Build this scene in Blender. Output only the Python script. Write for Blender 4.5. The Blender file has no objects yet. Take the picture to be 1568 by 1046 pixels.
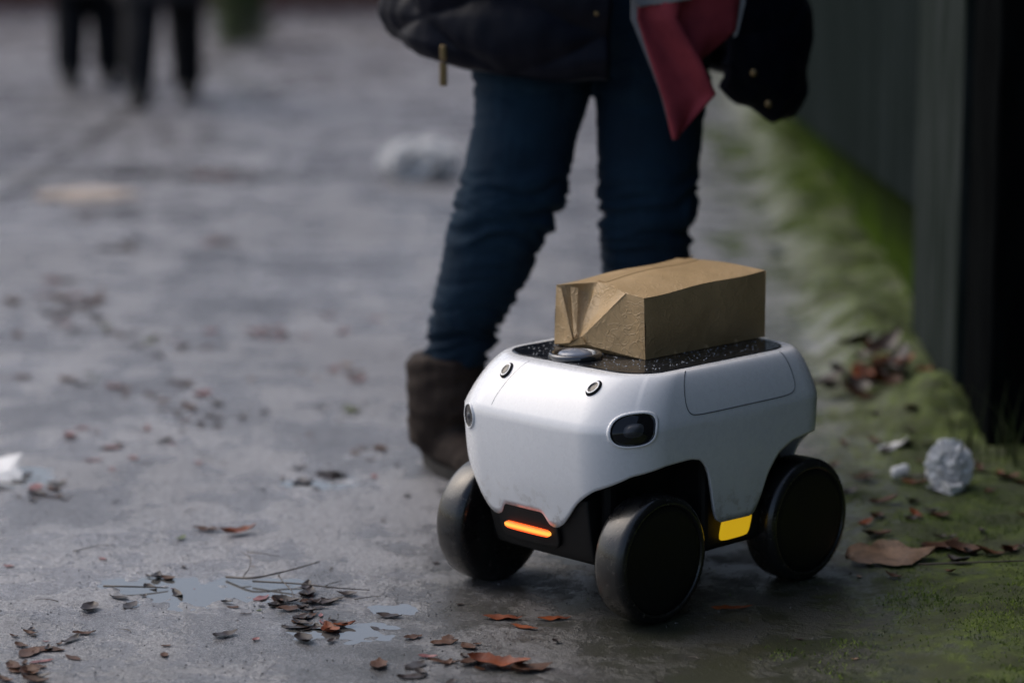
import bpy, bmesh, math, random
from mathutils import Vector, Matrix, noise
random.seed(7)
sc = bpy.context.scene
sc.view_settings.view_transform='Standard'
try: sc.view_settings.look='None'
except Exception: pass
sc.view_settings.exposure=0

# ------------------------------------------------------------------ helpers
def sstep(a,b,x):
    t=max(0,min(1,(x-a)/(b-a))); return t*t*(3-2*t)
def lerp(a,b,t): return a+(b-a)*t
def interp(keys,x):
    if x<=keys[0][0]: return keys[0][1]
    for (x0,y0),(x1,y1) in zip(keys,keys[1:]):
        if x<=x1:
            return lerp(y0,y1,(x-x0)/(x1-x0))
    return keys[-1][1]

class NT:
    def __init__(s,name):
        s.m=bpy.data.materials.new(name); s.m.use_nodes=True
        s.t=s.m.node_tree; s.b=s.t.nodes['Principled BSDF']
    def n(s,typ,props=None,**ins):
        nd=s.t.nodes.new(typ)
        for k,v in (props or {}).items(): setattr(nd,k,v)
        for k,v in ins.items():
            key=int(k[1:]) if k[0]=='_' and k[1:].isdigit() else k.replace('_',' ')
            s.link(v,nd.inputs[key])
        return nd
    def link(s,v,sock):
        if isinstance(v,bpy.types.NodeSocket): s.t.links.new(v,sock)
        elif isinstance(v,bpy.types.Node): s.t.links.new(v.outputs[0],sock)
        else:
            if sock.type=='RGBA' and len(v)==3: v=(*v,1)
            sock.default_value=v
    def set(s,**k):
        for a,v in k.items(): s.link(v,s.b.inputs[a.replace('_',' ')])
    def noise(s,vec,scale,detail=4,rough=.55,dist=0):
        return s.n('ShaderNodeTexNoise',Vector=vec,Scale=scale,Detail=detail,Roughness=rough,Distortion=dist).outputs[0]
    def rng(s,v,a,b,c=0.,d=1.,smooth=True):
        nd=s.n('ShaderNodeMapRange',{'interpolation_type':'SMOOTHSTEP' if smooth else 'LINEAR'})
        s.link(v,nd.inputs['Value'])
        for i,x in zip((1,2,3,4),(a,b,c,d)): nd.inputs[i].default_value=x
        return nd.outputs[0]
    def math(s,op,a,b=0.):
        nd=s.n('ShaderNodeMath',{'operation':op}); s.link(a,nd.inputs[0]); s.link(b,nd.inputs[1]); return nd.outputs[0]
    def mix(s,f,a,b,bt='MIX'):
        nd=s.n('ShaderNodeMix',{'data_type':'RGBA','blend_type':bt})
        s.link(f,nd.inputs[0]); s.link(a,nd.inputs[6]); s.link(b,nd.inputs[7]); return nd.outputs[2]
    def bump(s,h,strength=.5,dist=.002,normal=None):
        nd=s.n('ShaderNodeBump'); nd.inputs['Strength'].default_value=strength; nd.inputs['Distance'].default_value=dist
        s.link(h,nd.inputs['Height'])
        if normal is not None: s.link(normal,nd.inputs['Normal'])
        return nd.outputs[0]
    def coord(s,kind='Object'): return s.n('ShaderNodeTexCoord').outputs[kind]

def simple(name,c1,c2=None,scale=8,rough=.6,r2=None,bump=0,bscale=60,bdist=.002,metal=0,coat=0,detail=5,stretch=None,spec=None):
    t=NT(name); v=t.coord()
    if stretch:
        mp=t.n('ShaderNodeMapping',Vector=v); mp.inputs['Scale'].default_value=stretch; v=mp.outputs[0]
    c2=c2 or tuple(x*.8 for x in c1)
    nz=t.noise(v,scale,detail)
    f=t.rng(nz,.32,.68)
    t.set(Base_Color=t.mix(f,c1,c2),Roughness=t.rng(nz,.3,.7,rough,r2 if r2 is not None else rough),Metallic=metal)
    if coat: t.set(Coat_Weight=coat,Coat_Roughness=.1)
    if spec is not None: t.b.inputs['Specular IOR Level'].default_value=spec
    if bump: t.set(Normal=t.bump(t.noise(v,bscale,4),bump,bdist))
    return t.m

def newobj(name,verts,faces,mats=(),smooth=True,parent=None,mi=None,world=False):
    me=bpy.data.meshes.new(name); me.from_pydata([tuple(v) for v in verts],[],faces); me.update()
    for m in mats: me.materials.append(m)
    if smooth: me.polygons.foreach_set('use_smooth',[True]*len(me.polygons))
    if mi: me.polygons.foreach_set('material_index',mi)
    ob=bpy.data.objects.new(name,me); sc.collection.objects.link(ob)
    if parent:
        ob.parent=parent
        if world: ob.matrix_parent_inverse=parent.matrix_basis.inverted()
    return ob
def empty(name,loc=(0,0,0),rz=0):
    e=bpy.data.objects.new(name,None); sc.collection.objects.link(e); e.location=loc; e.rotation_euler=(0,0,rz)
    bpy.context.view_layer.update(); return e
def fixn(ob):
    bm=bmesh.new(); bm.from_mesh(ob.data); bmesh.ops.recalc_face_normals(bm,faces=bm.faces); bm.to_mesh(ob.data); bm.free()
def bev(ob,w,seg=3,angle=35):
    m=ob.modifiers.new('b','BEVEL'); m.width=w; m.segments=seg; m.limit_method='ANGLE'; m.angle_limit=math.radians(angle); return ob
def boxvf(x0,x1,y0,y1,z0,z1):
    v=[(x,y,z) for z in (z0,z1) for y in (y0,y1) for x in (x0,x1)]
    f=[(0,2,3,1),(4,5,7,6),(0,1,5,4),(2,6,7,3),(0,4,6,2),(1,3,7,5)]
    return v,f
def box(name,dims,mat,parent=None,b=0,world=False,seg=3):
    v,f=boxvf(*dims); o=newobj(name,v,f,[mat],smooth=False,parent=parent,world=world)
    if b:
        bev(o,b,seg); 
    return o

def tubevf(pts,rads,n=16,V=None,F=None,cap=True,ref=None):
    V=[] if V is None else V; F=[] if F is None else F
    base=len(V); P=[Vector(p) for p in pts]
    up=Vector(ref) if ref else Vector((1,0,0))
    for i,p in enumerate(P):
        d=(P[min(i+1,len(P)-1)]-P[max(i-1,0)]).normalized()
        a=up-d*up.dot(d)
        if a.length<1e-3: a=Vector((0,1,0))-d*d.y
        a.normalize(); b=d.cross(a)
        r=rads[i] if not isinstance(rads,(int,float)) else rads
        if isinstance(r,(int,float)): r=(r,r)
        for k in range(n):
            th=2*math.pi*k/n
            V.append(p+a*(r[0]*math.cos(th))+b*(r[1]*math.sin(th)))
        up=a
    for i in range(len(P)-1):
        for k in range(n):
            a0=base+i*n+k; a1=base+i*n+(k+1)%n
            F.append((a0,a1,a1+n,a0+n))
    if cap:
        F.append(tuple(base+k for k in range(n))[::-1]); e=base+(len(P)-1)*n
        F.append(tuple(e+k for k in range(n)))
    return V,F
def smoothpath(keys,steps=6):
    out=[]; K=[keys[0]]+list(keys)+[keys[-1]]
    for i in range(1,len(K)-2):
        for s in range(steps):
            t=s/steps
            out.append(tuple(.5*((2*b)+(-a+c)*t+(2*a-5*b+4*c-d)*t*t+(-a+3*b-3*c+d)*t**3) for a,b,c,d in zip(K[i-1],K[i],K[i+1],K[i+2])))
    out.append(tuple(keys[-1])); return out
def ellipsoid(V,F,c,r,n=16,m=10):
    c=Vector(c); pts=[];rad=[]
    for i in range(m+1):
        th=math.pi*(i+.15)/(m+.3)
        pts.append(c+Vector((0,0,-math.cos(th)*r[2]))); rad.append((r[0]*math.sin(th),r[1]*math.sin(th)))
    tubevf(pts,rad,n,V,F)
def remesh(name,V,F,mats,voxel=.01,smooth=4,disp=None,parent=None,matfn=None,world=True):
    me=bpy.data.meshes.new('tmp'); me.from_pydata([tuple(v) for v in V],[],F); ob=bpy.data.objects.new('tmp',me); sc.collection.objects.link(ob)
    bm=bmesh.new(); bm.from_mesh(me); bmesh.ops.recalc_face_normals(bm,faces=bm.faces); bm.to_mesh(me); bm.free()
    r=ob.modifiers.new('r','REMESH'); r.mode='VOXEL'; r.voxel_size=voxel
    s=ob.modifiers.new('s','SMOOTH'); s.factor=.5; s.iterations=smooth
    dg=bpy.context.evaluated_depsgraph_get(); ev=ob.evaluated_get(dg)
    m2=bpy.data.meshes.new_from_object(ev); bpy.data.objects.remove(ob)
    m2.name=name
    if disp:
        nn=[v.normal.copy() for v in m2.vertices]
        for v,n_ in zip(m2.vertices,nn): v.co=v.co+n_*disp(v.co)
    m2.materials.clear()
    for m in mats: m2.materials.append(m)
    for p in m2.polygons:
        p.use_smooth=True; p.material_index=matfn(p.center) if matfn else 0
    o=bpy.data.objects.new(name,m2); sc.collection.objects.link(o)
    if parent:
        o.parent=parent
        if world: o.matrix_parent_inverse=parent.matrix_basis.inverted()
    return o

# ------------------------------------------------------------------ camera
cam=bpy.data.cameras.new('camera'); camo=bpy.data.objects.new('camera',cam); sc.collection.objects.link(camo)
camo.location=(0,0,1.2); camo.rotation_euler=(math.radians(90-10.28),0,0)
cam.sensor_width=36; cam.lens=91.84; cam.clip_end=500
cam.dof.use_dof=True; cam.dof.focus_distance=4.2; cam.dof.aperture_fstop=1.7
sc.camera=camo

# ------------------------------------------------------------------ world & sun
w=bpy.data.worlds.new('World'); sc.world=w; w.use_nodes=True
nt=w.node_tree; bg=nt.nodes['Background']; sky=nt.nodes.new('ShaderNodeTexSky'); sky.sky_type='NISHITA'; sky.sun_disc=False
SE,SA=math.radians(50),math.radians(-60)   # azimuth measured from +Y to +X
sky.sun_elevation=SE; sky.sun_rotation=SA; sky.air_density=1.0; sky.dust_density=4.0; sky.ozone_density=1.0
nt.links.new(sky.outputs[0],bg.inputs[0]); bg.inputs[1].default_value=.15
sd=bpy.data.lights.new('sun','SUN'); sd.energy=1.35; sd.angle=math.radians(60); sd.color=(1,.96,.91)
so=bpy.data.objects.new('sun',sd); sc.collection.objects.link(so)
dirv=Vector((math.sin(SA)*math.cos(SE),math.cos(SA)*math.cos(SE),math.sin(SE)))
so.rotation_euler=dirv.to_track_quat('Z','Y').to_euler(); so.location=(-4,8,8)

# ------------------------------------------------------------------ ground
PUD=[(-.53,4.24,.13,.085),(-.41,4.29,.06,.04),(-.29,4.02,.08,.05),(-.38,5.03,.08,.05),(-1.02,5.1,.10,.09),(-.64,4.30,.06,.03),(-.20,4.15,.04,.03)]
def medge(y): return .60+.055*(y-4.4)
def gh(x,y):
    n1=noise.noise(Vector((x*3,y*3,0)))
    n2=noise.noise(Vector((x*14,y*14,5)))
    h=.0025+.0022*n1+.0014*n2
    for px,py,rx,ry in PUD:
        q=((x-px)/rx)**2+((y-py)/ry)**2
        if q<6:
            h-=.0064*math.exp(-q*.9)
            if q<3: h+=(.0038*noise.noise(Vector((x*26,y*26,1)))+.0022*noise.noise(Vector((x*60,y*60,2))))*sstep(3,1,q)
    e=medge(y)
    if x>e-.15 and y>3:
        n3=noise.noise(Vector((x*5,y*3,9))); n4=noise.noise(Vector((x*22,y*22,2)))
        h+=sstep(e-.1,e+.2,x)*(.012+.012*n3+.006*n4)
        if y>5.4:
            h+=sstep(5.4,6.4,y)*sstep(e+.02,e+.16,x)*(.045+.03*n3+.012*n4)
        m=math.exp(-((x-.93)/.10)**2-((y-5.62)/.22)**2); h+=m*(.075+.025*n4)
    return h
def axis(segs):
    out=[]
    for a,b,st in segs:
        n=max(1,round((b-a)/st)); out+=[a+(b-a)*i/n for i in range(n)]
    out.append(segs[-1][1]); return out
xs=axis([(-150,-20,40),(-20,-4,4),(-4,-1.4,.06),(-1.4,-.8,.0125),(-.8,-.1,.006),(-.1,1.5,.0125),(1.5,4,.12),(4,20,4),(20,150,40)])
ys=axis([(-60,-4,14),(-4,3,.5),(3,3.5,.05),(3.5,3.85,.0125),(3.85,4.45,.006),(4.45,6.2,.0125),(6.2,9,.03),(9,14,.08),(14,30,.8),(30,300,45)])
GV=[(x,y,gh(x,y)) for y in ys for x in xs]; nx=len(xs)
GF=[(j*nx+i,j*nx+i+1,(j+1)*nx+i+1,(j+1)*nx+i) for j in range(len(ys)-1) for i in range(nx-1)]
t=NT('wet_concrete'); P=t.n('ShaderNodeNewGeometry').outputs['Position']; sx=t.n('ShaderNodeSeparateXYZ',Vector=P)
X,Y=sx.outputs[0],sx.outputs[1]
nb=t.noise(P,.9,5,.6); nm=t.noise(P,7,6,.65); nf=t.noise(P,150,4,.7); nff=t.noise(P,430,2,.6); ns=t.noise(P,34,6,.7)
nl=t.noise(P,1.7,6,.7)
c=t.mix(t.rng(nb,.35,.65),(.235,.236,.258),(.345,.346,.372))
c=t.mix(t.rng(nm,.42,.72,0,.6),c,(.145,.144,.155))
c=t.mix(t.rng(nl,.48,.64,0,.6),c,(.115,.113,.122))
vor=t.n('ShaderNodeTexVoronoi',Vector=P,Scale=26.,Randomness=1.).outputs[0]
fl=t.math('MULTIPLY',t.rng(vor,.10,.2,1,0),t.rng(ns,.5,.66))
c=t.mix(t.math('MULTIPLY',fl,.8),c,(.035,.03,.028))
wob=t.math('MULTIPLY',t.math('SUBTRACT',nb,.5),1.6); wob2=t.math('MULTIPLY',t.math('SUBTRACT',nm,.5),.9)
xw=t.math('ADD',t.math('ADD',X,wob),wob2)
damp_shade=t.math('MULTIPLY',t.rng(xw,-.40,.25),t.rng(Y,4.4,6.6,1,.12))  # damp olive ground, plus shade of robot and wall put into the colour
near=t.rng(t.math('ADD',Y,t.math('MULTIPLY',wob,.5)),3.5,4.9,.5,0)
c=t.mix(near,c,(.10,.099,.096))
c=t.mix(t.rng(nf,.42,.64,0,.62),c,(.025,.024,.024))
c=t.mix(t.math('MULTIPLY',t.rng(nff,.52,.66,0,.6),t.rng(Y,7,5)),c,(.50,.50,.51))
c=t.mix(t.math('MULTIPLY',damp_shade,.90),c,(.022,.0215,.016))
c=t.mix(t.math('MULTIPLY',t.rng(nff,.58,.68,0,.22),damp_shade),c,(.12,.12,.10))
def joint(expr,wd,amt):
    global c
    m=t.rng(t.math('ABSOLUTE',expr),wd*.4,wd,amt,0); c=t.mix(m,c,(.035,.033,.035))
joint(t.math('ADD',t.math('SUBTRACT',Y,10.28),t.math('MULTIPLY',wob,.12)),.17,.9)
joint(t.math('ADD',t.math('ADD',X,1.88),t.math('MULTIPLY',wob,.05)),.05,.8)
joint(t.math('SUBTRACT',Y,15.6),.12,.5)
c=t.mix(t.math('MULTIPLY',t.rng(t.math('MULTIPLY',X,-1.),1.9,2.1),t.math('MULTIPLY',t.rng(Y,9,10),t.rng(Y,15,15.8,.45,0))),c,(.10,.10,.11))
ed=t.math('SUBTRACT',X,t.math('ADD',t.math('MULTIPLY',Y,.055),.36))
ed=t.math('ADD',ed,t.math('MULTIPLY',t.math('SUBTRACT',ns,.5),.5)); ed=t.math('ADD',ed,t.math('MULTIPLY',t.math('SUBTRACT',nm,.5),.6))
moss=t.rng(ed,-.10,.16)
mc=t.mix(t.rng(ns,.35,.65),(.050,.082,.010),(.13,.185,.018)); mc=t.mix(t.rng(nm,.46,.64,0,.8),mc,(.022,.023,.011))
mc=t.mix(t.rng(nff,.4,.65,0,.5),mc,(.015,.02,.006))
c=t.mix(t.math('MULTIPLY',moss,t.rng(nf,.3,.6,.65,1)),c,mc)
film=t.math('MULTIPLY',t.rng(ed,-.65,.05,0,.6),t.rng(nm,.4,.6,.4,1))
c=t.mix(film,c,(.034,.042,.013))
w1=t.rng(nl,.46,.62); w2=t.rng(t.math('ADD',nm,t.math('MULTIPLY',nb,.5)),.68,.84); w3=t.math('MULTIPLY',t.rng(Y,5.0,4.1),t.rng(nm,.40,.58))
wet=t.math('MAXIMUM',t.math('MAXIMUM',w1,w2),w3)
ro=t.rng(wet,0,1,.50,.17); ro2=t.math('ADD',ro,t.math('MULTIPLY',damp_shade,.12)); ro2=t.math('MAXIMUM',ro2,t.math('MULTIPLY',moss,.9))
bh=t.math('ADD',t.math('MULTIPLY',nf,1.),t.math('MULTIPLY',ns,1.2)); bh=t.math('ADD',bh,t.math('MULTIPLY',nff,.6))
bh=t.math('MULTIPLY',bh,t.rng(wet,0,1,1,.4))
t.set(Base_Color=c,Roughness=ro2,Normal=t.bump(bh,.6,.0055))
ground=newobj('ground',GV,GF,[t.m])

wm=NT('puddle_water'); wm.set(Base_Color=(.10,.098,.095),Roughness=.03,IOR=1.7); wm.b.inputs['Specular IOR Level'].default_value=1.
for i,(px,py,rx,ry) in enumerate(PUD):
    z=-.0001-.0002*i if i!=3 else -.0005
    V=[(px,py,z)]; F=[]
    for k in range(32):
        th=2*math.pi*k/32; V.append((px+math.cos(th)*rx*1.9,py+math.sin(th)*ry*1.9,z))
    for k in range(32): F.append((0,1+k,1+(k+1)%32))
    newobj('puddle',V,F,[wm.m])

# ------------------------------------------------------------------ ROBOT
robot=empty('delivery_robot',(.225,4.343,0),math.radians(225))
t=NT('white_plastic'); v=t.coord(); n1=t.noise(v,3,3); n2=t.noise(v,60,4,.7); n3=t.noise(v,420,2); n5=t.noise(v,900,2)
c=t.mix(t.rng(n1,.3,.7),(.80,.81,.83),(.76,.775,.80)); c=t.mix(t.rng(n2,.64,.78,0,.35),c,(.45,.45,.43))
spz=t.n('ShaderNodeSeparateXYZ',Vector=v); c=t.mix(t.math('MULTIPLY',t.rng(spz.outputs[2],.15,.24,.5,0),t.rng(n2,.45,.65)),c,(.32,.30,.27))
c=t.mix(t.rng(n5,.68,.74,0,.35),c,(.3,.3,.3))
t.set(Base_Color=c,Roughness=t.rng(n2,.3,.7,.22,.34),Coat_Weight=.4,Coat_Roughness=.08,Normal=t.bump(n3,.05,.0006)); M_white=t.m
M_blk=simple('black_plastic',(.006,.006,.007),(.010,.010,.010),20,.5,.65,.15,300,.001,spec=.3)
t=NT('black_gloss_wet'); v=t.coord(); n2=t.noise(v,220,3,.7); n3=t.noise(v,30,4)
t.set(Base_Color=t.mix(t.rng(n2,.6,.72,0,.5),(.008,.009,.012),(.14,.15,.17)),Roughness=t.rng(n3,.3,.7,.1,.3),Normal=t.bump(n2,.25,.001)); M_gloss=t.m
t=NT('tyre_rubber'); v=t.coord(); n2=t.noise(v,90,4,.75); n3=t.noise(v,12,4); n4=t.noise(v,400,2)
c=t.mix(t.rng(n3,.35,.65),(.006,.006,.007),(.012,.012,.012)); c=t.mix(t.rng(n2,.58,.70,0,.6),c,(.11,.10,.09))
t.set(Base_Color=c,Roughness=t.rng(n3,.35,.65,.16,.38),Coat_Weight=.35,Coat_Roughness=.12,Normal=t.bump(n4,.25,.001)); M_tyre=t.m
M_cap=simple('wheel_cap',(.006,.006,.006),(.009,.009,.008),30,.32,.5,.1,200,.001,spec=.3)
M_lens=NT('lens_glass'); M_lens.set(Base_Color=(.008,.008,.01),Roughness=.05); M_lens=M_lens.m
M_lensg=simple('lens_grey',(.05,.055,.065),None,20,.2)
M_seam=simple('seam_shadow',(.10,.11,.13),None,20,.6)
M_dome=simple('sensor_dome',(.22,.25,.31),(.15,.17,.22),10,.08,.14)
M_yel=NT('yellow_reflector'); M_yel.set(Base_Color=(.95,.60,.0),Roughness=.35,Emission_Color=(1,.60,.02),Emission_Strength=.45); M_yel=M_yel.m  # unlit reflector; emission added to brighten its yellow
t=NT('amber_light'); v=t.coord(); sp=t.n('ShaderNodeSeparateXYZ',Vector=v)
ez=t.rng(t.math('ABSOLUTE',t.math('SUBTRACT',sp.outputs[2],.1325)),.001,.006)
t.set(Base_Color=(.7,.15,.02),Roughness=.3,Emission_Color=t.mix(ez,(1,.40,.06),(1,.07,.01)),Emission_Strength=1.6); M_amb=t.m

a1,a2,b0,r1,r2=.276,.254,.209,.098,.078
L=[b0-r1,math.pi/2*r1,(a1-r1)+(a2-r2),math.pi/2*r2,b0-r2]
C=[0]; 
for l in L: C.append(C[-1]+l)
def hp(q,d):
    s=1 if q>=0 else -1; q=abs(q)
    A1=a1-2.3*d;A2=a2-1.1*d;B=b0-d;R1=max(.02,r1-.45*d);R2=max(.02,r2-.45*d)
    if q<C[1]: f=q/L[0]; a,b=A1,f*(B-R1)
    elif q<C[2]: th=(q-C[1])/L[1]*math.pi/2; a,b=A1-R1+R1*math.cos(th),B-R1+R1*math.sin(th)
    elif q<C[3]: f=(q-C[2])/L[2]; a,b=lerp(A1-R1,-(A2-R2),f),B
    elif q<C[4]: th=(q-C[3])/L[3]*math.pi/2; a,b=-(A2-R2)-R2*math.sin(th),B-R2+R2*math.cos(th)
    else: f=min(1,(q-C[4])/L[4]); a,b=-A2,(1-f)*(B-R2)
    if a>0: a+=.014*(1-(b/B)**2)*(a/A1)**3
    b+=.004*(1-min(1,abs(a)/.25)**2)*(1 if b>B*.9 else 0)
    return a,b*s
ZF=.320; ZT=.40; DM=.037; NE=2.7
def dz(z):
    if z<=ZF: return .010*((ZF-z)/.18)**2
    k=min(1,(z-ZF)/(ZT-ZF)); return DM*(.62*k**1.1+.38*(1-(1-k**NE)**(1/NE)))
def sp3(q,z,out=0.):
    a,b=hp(q,dz(z)); e=.002
    qa=hp(min(q+e,C[5]-1e-4),dz(z)); qb=hp(q-e,dz(z))
    tq=Vector((qa[0]-qb[0],qa[1]-qb[1],0)).normalized()
    zz1,zz0=min(z+.002,ZT-1e-5),z-.002
    u1=hp(q,dz(zz1));u0=hp(q,dz(zz0)); tu=Vector((u1[0]-u0[0],u1[1]-u0[1],zz1-zz0)).normalized()
    n=tq.cross(tu).normalized()
    if n.dot(Vector((a,b,.02)))<0: n=-n
    return Vector((a,b,z))+n*out
KB=[(0,.168),(.047,.168),(.057,.150),(.066,.146),(.078,.147),(.09,.154),(.105,.170),(.125,.196),(.152,.222),(.2,.248),(.26,.26),(.32,.262),(.345,.257),(.36,.243),(.37,.218),(.378,.175),(.384,.15),(.395,.141),(.48,.139),(.492,.145),(.505,.168),(.52,.205),(.545,.236),(.58,.252),(.62,.258),(.69,.258),(.735,.22),(.755,.165),(.77,.155),(.9,.155)]
SH=.020
def shq(q): return abs(q+SH*(1-sstep(.09,.2,abs(q))))
qs=[C[5]*i/250 for i in range(251)]
ql=qs+[-q for q in qs[-2:0:-1]]
zbs=[interp(KB,shq(q)) for q in ql]
for _ in range(2): zbs=[(zbs[i-1]+2*zbs[i]+zbs[(i+1)%len(zbs)])/4 for i in range(len(zbs))]
full=list(zip(ql,zbs))
V=[];F=[];N_=len(full); rows=0
for k in range(17):
    f=k/16
    for q,zb in full:
        z=lerp(zb,ZF,f); a,b=hp(q,dz(z)); V.append((a,b,z))
    rows+=1
for k in range(1,23):
    th=math.pi/2*k/22
    z=ZF+(ZT-ZF)*math.sin(th)**(2/NE); d=dz(z) if k<22 else DM
    for q,zb in full:
        a,b=hp(q,d); V.append((a,b,z))
    rows+=1
for i in range(rows-1):
    for k in range(N_):
        F.append((i*N_+k,i*N_+(k+1)%N_,(i+1)*N_+(k+1)%N_,(i+1)*N_+k))
F.append(tuple((rows-1)*N_+k for k in range(N_)))
sh=newobj('body_shell',V,F,[M_white,M_blk],parent=robot)
s=sh.modifiers.new('s','SOLIDIFY'); s.thickness=.006; s.offset=-1; s.material_offset=0
V=[];F=[]
ql=[C[5]*i/120 for i in range(121)]; ql=ql+[-q for q in ql[-2:0:-1]]
n=len(ql)
for z,d in ((.262,.016),(.31,.016)):
    for q in ql: a,b=hp(q,d); V.append((a,b,z))
for k in range(n): F.append((k,(k+1)%n,n+(k+1)%n,n+k))
F.append(tuple(range(n))); F.append(tuple(range(n,2*n)))
newobj('wheel_arch_liner',V,F,[M_blk],smooth=False,parent=robot)
box('chassis_core',(-.225,.225,-.125,.125,.078,.262),M_blk,robot,.02)
box('side_sill',(-.090,.060,-.186,.186,.088,.26),M_blk,robot,.012)
box('axle_housing',(.15,.215,-.155,.155,.08,.13),M_blk,robot,.012)
box('rear_axle_housing',(-.215,-.15,-.155,.155,.08,.13),M_blk,robot,.012)
def patch(name,q0,q1,z0,z1,out,mat,nq=24,nz=6,thick=.01,rnd=0,parent=robot,slant=0):
    V=[];F=[]
    for j in range(nz+1):
        for i in range(nq+1):
            u=i/nq*2-1; w_=j/nz*2-1
            if rnd:
                uu=u*(1-rnd*abs(w_)**4*abs(u)**3); ww=w_*(1-rnd*abs(u)**4)
            else: uu,ww=u,w_
            q=lerp(q0,q1,(uu+1)/2)+slant*ww; z=lerp(z0,z1,(ww+1)/2)
            V.append(sp3(q,z,out))
    for j in range(nz):
        for i in range(nq): F.append((j*(nq+1)+i,j*(nq+1)+i+1,(j+1)*(nq+1)+i+1,(j+1)*(nq+1)+i))
    o=newobj(name,V,F,[mat],parent=parent)
    s=o.modifiers.new('s','SOLIDIFY'); s.thickness=thick; s.offset=0
    b=o.modifiers.new('b','BEVEL'); b.width=min(thick*.3,.003); b.segments=2; b.limit_method='ANGLE'
    return o
patch('front_bumper',-.125,.125,.088,.2,-.028,M_blk,30,8,.04)
patch('front_bumper_lip',-.090,.055,.105,.174,-.007,M_blk,30,8,.012,.1)
patch('rear_bumper',.79,C[5],.09,.19,-.02,M_blk,10,6,.03)
patch('rear_bumper',-.79,-C[5]+1e-3,.09,.19,-.02,M_blk,10,6,.03)
patch('amber_light_bar',-.072,.038,.1265,.1385,.0015,M_amb,30,4,.006,.12)
for s in (1,-1): patch('yellow_side_reflector',s*.406,s*.488,.104,.144,-.006,M_yel,12,8,.005,.10,slant=s*.004)

def feat(name,qc,zc,rw,rh,rings,nseg=40,rot=0,ex=2.6):
    V=[];F=[];mi=[]; mats=[M_white,M_lens,M_lensg,M_blk]
    for sc_,out,m in rings:
        for k in range(nseg):
            th=2*math.pi*k/nseg
            cx=abs(math.cos(th))**(2/ex)*math.copysign(1,math.cos(th)); sy=abs(math.sin(th))**(2/ex)*math.copysign(1,math.sin(th))
            u,w_=cx*rw*sc_,sy*rh*sc_
            u,w_=u*math.cos(rot)-w_*math.sin(rot),u*math.sin(rot)+w_*math.cos(rot)
            V.append(sp3(qc+u,min(zc+w_,ZT-.0005),out))
    for i in range(len(rings)-1):
        for k in range(nseg):
            F.append((i*nseg+k,i*nseg+(k+1)%nseg,(i+1)*nseg+(k+1)%nseg,(i+1)*nseg+k)); mi.append(rings[i+1][2])
    F.append(tuple((len(rings)-1)*nseg+k for k in range(nseg))); mi.append(rings[-1][2])
    o=newobj(name,V,F,mats,parent=robot,mi=mi); fixn(o); return o
eye=[(1.2,-.001,0),(1.17,.0022,0),(1.1,.0034,0),(1.02,.0026,0),(.98,.0010,1),(.9,.0008,1),(.45,.001,1),(.36,.001,2),(.3,.0025,2),(.1,.004,2)]
feat('side_camera_eye',.203,.323,.034,.0235,eye,rot=.08)
feat('side_camera_eye',-.140,.305,.016,.018,eye,ex=2.)
small=[(1.35,-.001,0),(1.3,.002,3),(1.05,.0045,3),(.85,.0045,0),(.6,.003,1),(.3,.003,1)]
feat('hood_sensor',.118,.380,.0105,.0070,small,24,.5,2)
feat('hood_sensor',-.102,.382,.0105,.0070,small,24,-.5,2)
def seam(name,path,r):
    pts=[sp3(q,z,0) for q,z in path]
    V,F=tubevf(pts,r,6); newobj(name,V,F,[M_seam],parent=robot)
def qa(a): return C[2]+(a1-r1-a)
for s in (1,-1):
    path=[(.158,ZT-.0005),(.156,.392),(.148,.37),(.140,.352),(.128,.338),(.11,.333),(.06,.332),(-.05,.332),(-.11,.332),(-.140,.335),(-.152,.346),(-.156,.365),(-.157,.385),(-.157,ZT-.0005)]
    path=smoothpath(path,5)
    seam('lid_seam',[(s*qa(a),min(z,ZT-.0003)) for a,z in path],.0010)
seam('hood_seam',smoothpath([(-.076,ZT-.001),(-.080,.38),(-.086,.35),(-.086,.332)],6),.0004)
def rr(A1,A2,B,R,n=10):
    out=[]
    for cx,cy,t0 in ((A1-R,B-R,0),(-(A2-R),B-R,90),(-(A2-R),-(B-R),180),(A1-R,-(B-R),270)):
        for k in range(n+1):
            th=math.radians(t0+90*k/n); out.append((cx+R*math.cos(th),cy+R*math.sin(th)))
    return out
o1=rr(.192,.203,.163,.062); n=len(o1)
V=[(a,b,ZT-.006) for a,b in o1]+[(a,b,ZT+.0008) for a,b in o1]+[(a*.985,b*.98,ZT+.0018) for a,b in o1]
F=[]
for j in (0,1):
    for k in range(n): F.append((j*n+k,j*n+(k+1)%n,(j+1)*n+(k+1)%n,(j+1)*n+k))
F.append(tuple(2*n+k for k in range(n)))
newobj('top_panel',V,F,[M_gloss],smooth=False,parent=robot)
def lathe(prof,c,n=48,axis='z'):
    V=[];F=[]
    for r,h in prof:
        for k in range(n):
            th=2*math.pi*k/n
            if axis=='z': V.append((c[0]+r*math.cos(th),c[1]+r*math.sin(th),c[2]+h))
            else: V.append((c[0]+r*math.cos(th),c[1]+h,c[2]+r*math.sin(th)))
    for i in range(len(prof)-1):
        for k in range(n): F.append((i*n+k,i*n+(k+1)%n,(i+1)*n+(k+1)%n,(i+1)*n+k))
    F.append(tuple(range(n))); F.append(tuple((len(prof)-1)*n+k for k in range(n)))
    return V,F
sc_c=(.148,-.022,ZT+.0012)
V,F=lathe([(.0455,-.001),(.0455,.005),(.044,.0085),(.041,.0098),(.037,.0095),(.0345,.0075),(.034,.003),(.033,.0025)],sc_c)
o=newobj('sensor_ring',V,F,[simple('ring_metal',(.12,.125,.135),None,30,.15,metal=.8)],parent=robot); fixn(o)
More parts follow.
